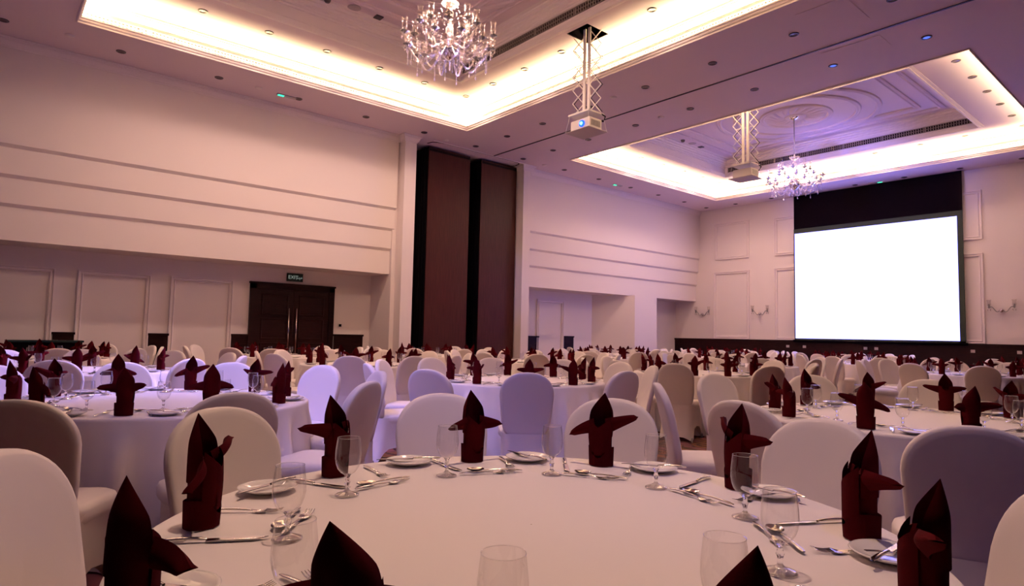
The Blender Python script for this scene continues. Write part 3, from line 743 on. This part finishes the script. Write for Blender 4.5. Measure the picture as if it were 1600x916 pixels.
# folded napkin standing like a bird; front (open side) faces +y
def napkin_mesh(seed):
    r = random.Random(seed * 7 + 3); m = MB(); Rb = .040
    cant = r.uniform(-.10, .10); tipy = r.uniform(-.016, .012)
    def body(u, v):
        a = 2 * pi * u; fr = max(0, sin(a))
        h = .160 - .034 * fr ** 3 + .005 * sin(3 * a + seed)
        z = h * v; rad = Rb * (1.02 - .09 * sin(pi * min(1, z / .15))) * (1 + .035 * cos(5 * a + 9 * z + seed))
        return (rad * cos(a), rad * sin(a) * .86, z + .001)
    m.grid(body, 32, 10, cu=True)
    # pointed hood rising at the back
    def hood(u, v):
        t = 2 * u - 1; z = .105 + .156 * v
        if v < .56: w = .0405 + .0030 * sin(pi * v / .56)
        else: w = .0405 * (1 - ((v - .56) / .44) ** 1.3) + .0003
        ang = t * (1.95 if v < .38 else 1.95 - .36 * ((v - .38) / .62))
        x = w * sin(min(1.57, abs(ang))) * (1 if ang > 0 else -1)
        f = min(1.0, w / .0415) if v > .38 else 1.0; y = -.036 * cos(ang) * f - .022 * (1 - f) + tipy * v * v
        return (x + cant * .10 * v * v, y, z)
    m.grid(hood, 18, 20)
    def lapel(sg):
        def f(u, v):
            a = pi / 2 + sg * (1.45 * u - .30); z0 = .040 + .02 * u; z1 = .128 + .050 * u
            z = z0 + (z1 - z0) * v; rr = Rb + .003 + .002 * (1 - u) + .005 * sin(pi * v) * u + (.0015 if sg > 0 else 0)
            return (rr * cos(a), rr * sin(a) * .88, z)
        return f
    m.grid(lapel(1), 8, 6); m.grid(lapel(-1), 8, 6)
    def cuff(u, v):
        a = 2 * pi * u; fr = max(0, sin(a)) ** 5
        h = .060 - .030 * fr + .008 * abs(cos(a)) ** 3; rr = Rb + .0035 + .002 * v
        return (rr * cos(a) * (1 + .03 * cos(4 * a + seed)), rr * sin(a) * .90, .001 + h * v)
    m.grid(cuff, 32, 4, cu=True)
    for sg in (1, -1):
        pitch = r.uniform(-.50, .38); yaw = r.uniform(-.55, .45); L = r.uniform(.098, .125); curl = r.uniform(-.25, .35)
        if seed == 0: pitch, yaw, L, curl = (.25, 0, .118, .05) if sg < 0 else (-.40, .1, .108, -.15)
        def wing(u, v, off=0.0):
            w = 2 * v - 1; rr = .020 + L * u
            p = pitch + curl * u
            half = (.020 * (1 - u) ** .8 + .0085) * (1 if u < .86 else sqrt(max(0.0, 1 - ((u - .86) / .14) ** 2)) * .8 + .2)
            cx = .020 + L * u * cos(pitch + curl * u * .5); cz = .152 + L * u * sin(pitch + curl * u * .5) - .010 * (1 - u) ** 2
            z = cz + half * w * cos(p) ; x = cx - half * w * sin(p) * .7
            y = -.010 * (1 - w * w) * (1 - .4 * u) + .006 * w + off * sin(pi * v) + .012 * sin(pi * min(1, u * 1.1)) 
            y += (x - .02) * sin(yaw); x = .02 + (x - .02) * cos(yaw)
            # the facing side (front) mirrors left and right
            return (sg * x, y, z)
        m.grid(lambda u, v: wing(u, v), 12, 8); m.grid(lambda u, v: wing(u, v, .022), 12, 8)
    return m.mesh('napkin', M_nap)
nap_meshes = [napkin_mesh(s) for s in range(6)]

def goblet_parts():
    foot = MB().lathe([(.0005, .004), (.012, .004), (.024, .0035), (.033, .0015), (.034, 0), (.034, .0025), (.028, .005), (.016, .009), (.007, .014), (.0055, .018)], 24).mesh('foot', M_foot)
    stem = MB().lathe([(.0055, .018), (.0052, .026), (.0065, .032), (.0085, .037), (.0065, .042), (.0055, .048), (.0075, .054), (.011, .058)], 16).mesh('stem', M_stem)
    outp = [(.0005, .056), (.010, .058), (.020, .064), (.029, .075), (.0345, .09), (.0368, .105), (.0362, .125), (.034, .145), (.0318, .163)]
    bw = MB().lathe(outp, 36); bw.tube([(.0318 * cos(2 * pi * i / 36), .0318 * sin(2 * pi * i / 36), .163) for i in range(37)], .0007, 5, 1, caps=False)
    bowl = bw.mesh('bowl', [M_glass, M_stem])
    j = MB()
    return foot, stem, bowl
gf, gs, gb = goblet_parts()
gj = MB()
_o = [(.033, 0), (.033, .0025), (.016, .009), (.0055, .018), (.0085, .037), (.0055, .048), (.011, .058)]
gj.lathe(_o, 12, mi=1)
gj.lathe([(.010, .058), (.029, .075), (.0368, .105), (.0362, .125), (.0318, .163)], 18, mi=0)
goblet_far = gj.mesh('goblet', [M_glass, M_stem])
plate_me = MB().lathe([(.0005, .008), (.045, .008), (.056, .011), (.074, .0165), (.081, .018), (.0825, .0165), (.075, .0125), (.055, .005), (.042, .002), (.040, 0), (.036, 0), (.034, .003), (.0005, .003)], 40).mesh('plate', M_china)
plate_far = MB().lathe([(.0005, .008), (.05, .009), (.08, .018), (.0825, .0165), (.055, .005), (.036, 0)], 20).mesh('plate', M_china)

def handle_fn(L0, L1, w0, w1, th=.0022):
    def f(u, v):
        y = L0 + (L1 - L0) * u; w = w0 + (w1 - w0) * smooth(u); a = 2 * pi * v
        end = 1.0 if .04 < u < .96 else .55
        return (w * .5 * cos(a) * end, y, .0045 + .010 * sin(pi * u) * .25 + th * sin(a) * end + .0015)
    return f
def knife_mesh():
    m = MB(); m.grid(handle_fn(-.11, -.012, .015, .011, .0034), 8, 10, cv=True)
    def blade(u, v):
        y = -.014 + .128 * u; w = .019 * (1 - max(0, (u - .72) / .28) ** 2.2 * .96); sx = (-.008 + w * ((v % .5) * 2 if v < .5 else 1 - (v - .5) * 2))
        return (sx, y, .004 + (.0009 if v < .5 else -.0009))
    m.grid(lambda u, v: blade(u, min(v, .999)), 10, 8)
    return m.mesh('knife', M_steel)
def fork_mesh(s=1.0):
    m = MB(); m.grid(handle_fn(-.105, .012, .014, .006), 8, 8, cv=True)
    def palm(u, v):
        x = (2 * v - 1) * (.004 + .0085 * smooth(min(1, u * 1.6))); return (x, .01 + .038 * u, .0065 - .004 * sin(pi * u) + .0012 * (2 * v - 1) ** 2)
    m.grid(palm, 6, 4); m.grid(lambda u, v: tuple(a + b for a, b in zip(palm(u, v), (0, 0, -.0012))), 6, 4)
    for k in range(4):
        x = -.0105 + .007 * k
        m.tube([(x, .047, .0062), (x, .062, .0045), (x, .076, .0058), (x * .95, .090, .010)], [.0016, .0017, .0014, .0007], 5)
    return m.mesh('fork', M_steel)
def spoon_mesh():
    m = MB(); m.grid(handle_fn(-.105, .028, .014, .006), 8, 8, cv=True)
    for dz in (0, -.0012):
        def bowl(u, v, dz=dz):
            a = 2 * pi * u; r = v; x = .0205 * r * cos(a); y = .055 + .030 * r * sin(a); return (x, y, .009 - .0085 * (1 - r * r) + dz + .002)
        m.grid(bowl, 20, 5, cu=True)
    return m.mesh('spoon', M_steel)
knife_me, fork_me, spoon_me = knife_mesh(), fork_mesh(), spoon_mesh()

TZ0 = .7535
FIN = []      # (object, mesh, noun, look, table index, category)
CH = []
TABLES = [  # x, y, descriptor, setting phase in degrees
    (1.08, 1.18, 'the front table', 65),
    (0.94, 4.60, 'the second table toward the doors', 100),
    (0.90, 8.20, 'the third table toward the doors', 80),
    (0.80, 11.6, 'the last table before the doors', 90),
    (4.40, 5.05, 'the table facing the first partition stack', 56),
    (4.40, 8.55, 'the next table toward the first partition stack', 88),
    (4.30, 11.7, 'the last table by the first partition stack', 70),
    (4.50, 1.43, 'the big table below the screen', 74),
    (7.78, 5.06, 'the table facing the column block', 62),
    (7.90, 8.70, 'the table facing the second partition stack', 50),
    (7.80, 11.7, 'the last table by the second partition stack', 40),
    (12.4, 3.05, 'the second table below the screen', 95),
    (11.3, 6.30, 'the table in line with the small chandelier', 75),
    (11.4, 9.70, 'the table before the opening past the partitions', 60),
    (15.2, 5.60, 'the third table below the screen', 70),
    (15.0, 9.20, 'the table below the first sconce', 30),
    (16.2, 2.60, 'the far table under the lone sconce', 50),
    (18.2, 7.20, 'the last table under the screen', 50),
    (18.2, 10.6, 'the corner table below the two sconces', 50),
    (14.2, 12.0, 'the last table before the column block', 50),
]
NEARGL = {7: (.90, .54), 8: (.58, .69), 9: (.41, 1.01)}
NEARNAP = {6: (1.24, .37), 7: (.67, .385), 8: (.365, .73), 9: (.20, 1.12)}
near_angles = [145, 102, 64, 29, -8, -45, -86, -119, -145, -170]
for ti, (tx, ty, desc, ph) in enumerate(TABLES):
    t = empty('round_table', (tx, ty, 0), .7 * ti); tag(t, 'round table in a floor-length white cloth, ' + desc, 'table', 'round banquet tables')
    part('tablecloth', cloths[ti % 4], t); part('tabletop', top_m, t)
    for k in range(4): part('leg', leg_m, t, (.6 * cos(k * pi / 2), .6 * sin(k * pi / 2), 0))
    dist = hypot(tx, ty)
    rnd = random.Random(100 + ti)
    for k in range(10):
        aj = rnd.uniform(-3, 3)
        A = math.radians(near_angles[k] if ti == 0 else ph + 36 * k + aj)
        def P(r, da): return (tx + r * cos(A + math.radians(da)), ty + r * sin(A + math.radians(da)), TZ0)
        # napkin
        nm_ = nap_meshes[(k * 5 + ti * 3) % 6] if not (ti == 0 and k == 3) else nap_meshes[0]
        o = bpy.data.objects.new('folded_napkin', nm_); COL.objects.link(o); o.location = P(.79 if ti == 0 else .77, 0)
        o.rotation_euler = (0, 0, A + pi / 2 + rnd.uniform(-.45, .45)); sc = rnd.uniform(.95, 1.03); o.scale = (sc, sc, sc * rnd.uniform(.94, 1.03))
        if ti == 0 and k in NEARNAP: o.location = (*NEARNAP[k], TZ0); o.scale = (1, 1, .93)
        FIN.append((o, 'napkin', ti))
        gl_da = [10, 13, 13, 12, 13, 14, 15, 13, -9, -4 + 2][k] if ti == 0 else 14 + rnd.uniform(-3, 3)
        gr = .575 if ti == 0 else .58
        if ti == 0 and k in (7, 8, 9): gr = .66
        if ti in (0, 1, 4, 7):
            g = empty('water_goblet', P(gr, gl_da), rnd.uniform(0, 6)); part('bowl', gb, g); part('stem', gs, g); part('foot', gf, g)
        else:
            g = bpy.data.objects.new('water_goblet', goblet_far); COL.objects.link(g); g.location = P(gr, gl_da)
        if ti == 0 and k in NEARGL: g.location = (*NEARGL[k], TZ0)
        FIN.append((g, 'goblet', ti))
        pda = [-24, -21, -15, -14, -8, -10, -12, -18, 20, -14][k] if ti == 0 else -18 + rnd.uniform(-2, 2)
        p = bpy.data.objects.new('side_plate', plate_me if dist < 7 else plate_far); COL.objects.link(p); p.location = P(.80, pda)
        FIN.append((p, 'side plate', ti))
        def lay(me, name, r, da, rot, noun, dz=0.0, tx_=0.0):
            q = bpy.data.objects.new(name, me); COL.objects.link(q); q.location = P(r, da); q.location.z += dz
            q.rotation_euler = (tx_, 0, A + math.radians(da) + rot); FIN.append((q, noun, ti)); return q
        lay(knife_me, 'table_knife', .73, 9, pi / 2 + rnd.uniform(-.25, .25), 'table knife')
        lay(fork_me, 'table_fork', .73, -9, pi / 2 + rnd.uniform(-.25, .25), 'table fork')
        if dist < 9:
            lay(spoon_me, 'dessert_spoon', .60, -3, rnd.uniform(-.15, .15), 'dessert spoon')
            lay(fork_me, 'dessert_fork', .57, -2, pi + rnd.uniform(-.1, .2), 'dessert fork')
        if ti in (0, 1, 4, 7):
            lay(knife_me, 'butter_knife', .80, pda, rnd.uniform(-1.2, 1.2), 'butter knife', .015)
# chairs: explicit ones (x, y of the top of the back, heading) where the photograph shows them best
def chair_bt(bx, by, heading, ti):
    o = chair(bx + .31 * cos(heading), by + .31 * sin(heading), heading); CH.append((o, ti)); return o
EXPL = {0: [(1.75, 2.58), (2.33, 1.99), (2.46, 1.06), (0.71, 2.50), (0.05, 1.88), (1.76, 0.24)],
        1: [(0.13, 3.16), (0.94, 3.09), (1.80, 3.43), (2.36, 4.33), (2.32, 5.25), (1.75, 5.90), (.95, 6.15), (.1, 5.9), (-.5, 5.2), (-.5, 4.0)],
        4: [(3.37, 3.76), (2.86, 4.43), (4.42, 3.62), (5.58, 4.2), (5.95, 4.95), (5.75, 5.75), (5.1, 6.4), (4.3, 6.6), (3.4, 6.2), (2.85, 5.45)],
        7: [(2.84, 1.62), (2.77, .67), (3.32, .05), (3.45, 2.55), (4.88, 3.03), (5.65, 2.55), (6.05, 1.75), (6.0, .9), (5.4, .15)]}
for ti, lst in EXPL.items():
    tx, ty = TABLES[ti][:2]
    for bx, by in lst: chair_bt(bx, by, atan2(ty - by, tx - bx), ti)
for ti, (tx, ty, desc, ph) in enumerate(TABLES):
    if ti in EXPL: continue
    rnd = random.Random(300 + ti)
    for k in range(10):
        a = math.radians(ph + 36 * k + rnd.uniform(-5, 5)); r = 1.50 + rnd.uniform(-.06, .14)
        x, y = tx + r * cos(a), ty + r * sin(a)
        if y > 13.0 or x > 20.3: continue
        chair_bt(x, y, a + pi + rnd.uniform(-.08, .08), ti)

# ================================================================== what the picture shows, and labels that single each thing out
bpy.context.view_layer.update()
inv = cam.matrix_world.inverted(); eye = cam.matrix_world.translation.copy(); FPX = 980.63
def to_px(p):
    q = inv @ p
    if q.z > -.05: return None
    return (800 + FPX * q.x / -q.z, 458 - FPX * q.y / -q.z)
def meshes_of(o): return [o] if o.type == 'MESH' else [c for c in o.children if c.type == 'MESH']
from mathutils.bvhtree import BVHTree
_v, _p = [], []
for _o in COL.objects:                      # everything opaque that can hide something
    if _o.type != 'MESH' or not (_o.name.split('.')[0] in ('tablecloth', 'backrest', 'seat', 'skirt', 'folded_napkin') or _o.name.startswith('wall')): continue
    k = len(_v); mw = _o.matrix_world; _v += [mw @ q.co for q in _o.data.vertices]
    _p += [tuple(k + i for i in f.vertices) for f in _o.data.polygons]
TREE = BVHTree.FromPolygons(_v, _p, all_triangles=False, epsilon=0.0); del _v, _p
def shown(o, n=26):
    """how many sample points of the thing the camera meets (seeing through glass)"""
    pts = []
    for c in meshes_of(o):
        if c.name.startswith(('tabletop', 'leg')): continue
        vs = c.data.vertices; st = max(1, len(vs) // n); mw = c.matrix_world
        pts += [(c, mw @ vs[i].co) for i in range(0, len(vs), st)]
    hit = 0; inside = False
    for c, p in pts:
        px = to_px(p)
        if px is None or not (-6 < px[0] < 1606 and -6 < px[1] < 922): continue
        inside = True; d = p - eye; L = d.length; d.normalize()
        loc, nrm, idx, dist = TREE.ray_cast(eye, d, L)
        if loc is None or dist > L - .015: hit += 1
    return hit, inside
def centre_px(o):
    pts = [c.matrix_world @ Vector(b) for c in meshes_of(o) for b in c.bound_box]
    c = sum(pts, Vector()) / len(pts); px = to_px(c); return px[0] if px else 9999
def drop(o):
    for c in list(o.children):
        for d in list(c.children): bpy.data.objects.remove(d)
        bpy.data.objects.remove(c)
    bpy.data.objects.remove(o)
LOOK = {'napkin': ('maroon napkin folded into a winged bird shape', 'napkin'), 'goblet': ('clear stemmed goblet', 'goblet'), 'side plate': ('white side plate', 'plate'),
        'table knife': ('silver table knife', 'knife'), 'table fork': ('silver table fork', 'fork'), 'dessert spoon': ('silver dessert spoon', 'spoon'), 'dessert fork': ('silver dessert fork', 'fork'), 'butter knife': ('silver butter knife on plate', 'knife')}
groups = {}; dead = []
for o, noun, ti in FIN:
    h, ins = shown(o, 22)
    if h == 0: dead.append(o); continue
    groups.setdefault((noun, ti), []).append((centre_px(o), o))
for (noun, ti), lst in groups.items():
    lst.sort(key=lambda e: e[0]); d = TABLES[ti][2]
    for i, (_, o) in enumerate(lst):
        w, cat = LOOK[noun]
        if noun == 'napkin': w = 'maroon winged napkin'
        if noun == 'butter knife': w = 'silver butter knife'
        tag(o, '%s, %s from doors side, on %s' % (w, ORD[min(i, 15)], d), cat, '%ss on %s' % (noun, d))
chg = {}
for o, ti in CH:
    h, ins = shown(o, 26)
    if not ins or (h == 0 and hypot(o.location.x, o.location.y) > 0): dead.append(o); continue
    chg.setdefault(ti, []).append((centre_px(o), o))
for ti, lst in chg.items():
    lst.sort(key=lambda e: e[0]); d = TABLES[ti][2]
    for i, (_, o) in enumerate(lst):
        tag(o, 'white covered chair, %s from doors side, at %s' % (ORD[min(i, 15)], d), 'chair', 'chairs around ' + d)
for o in dead: drop(o)
for o in [o for o in COL.objects if o.name.startswith('round_table')]:
    if shown(o, 200)[1] is False: drop(o)
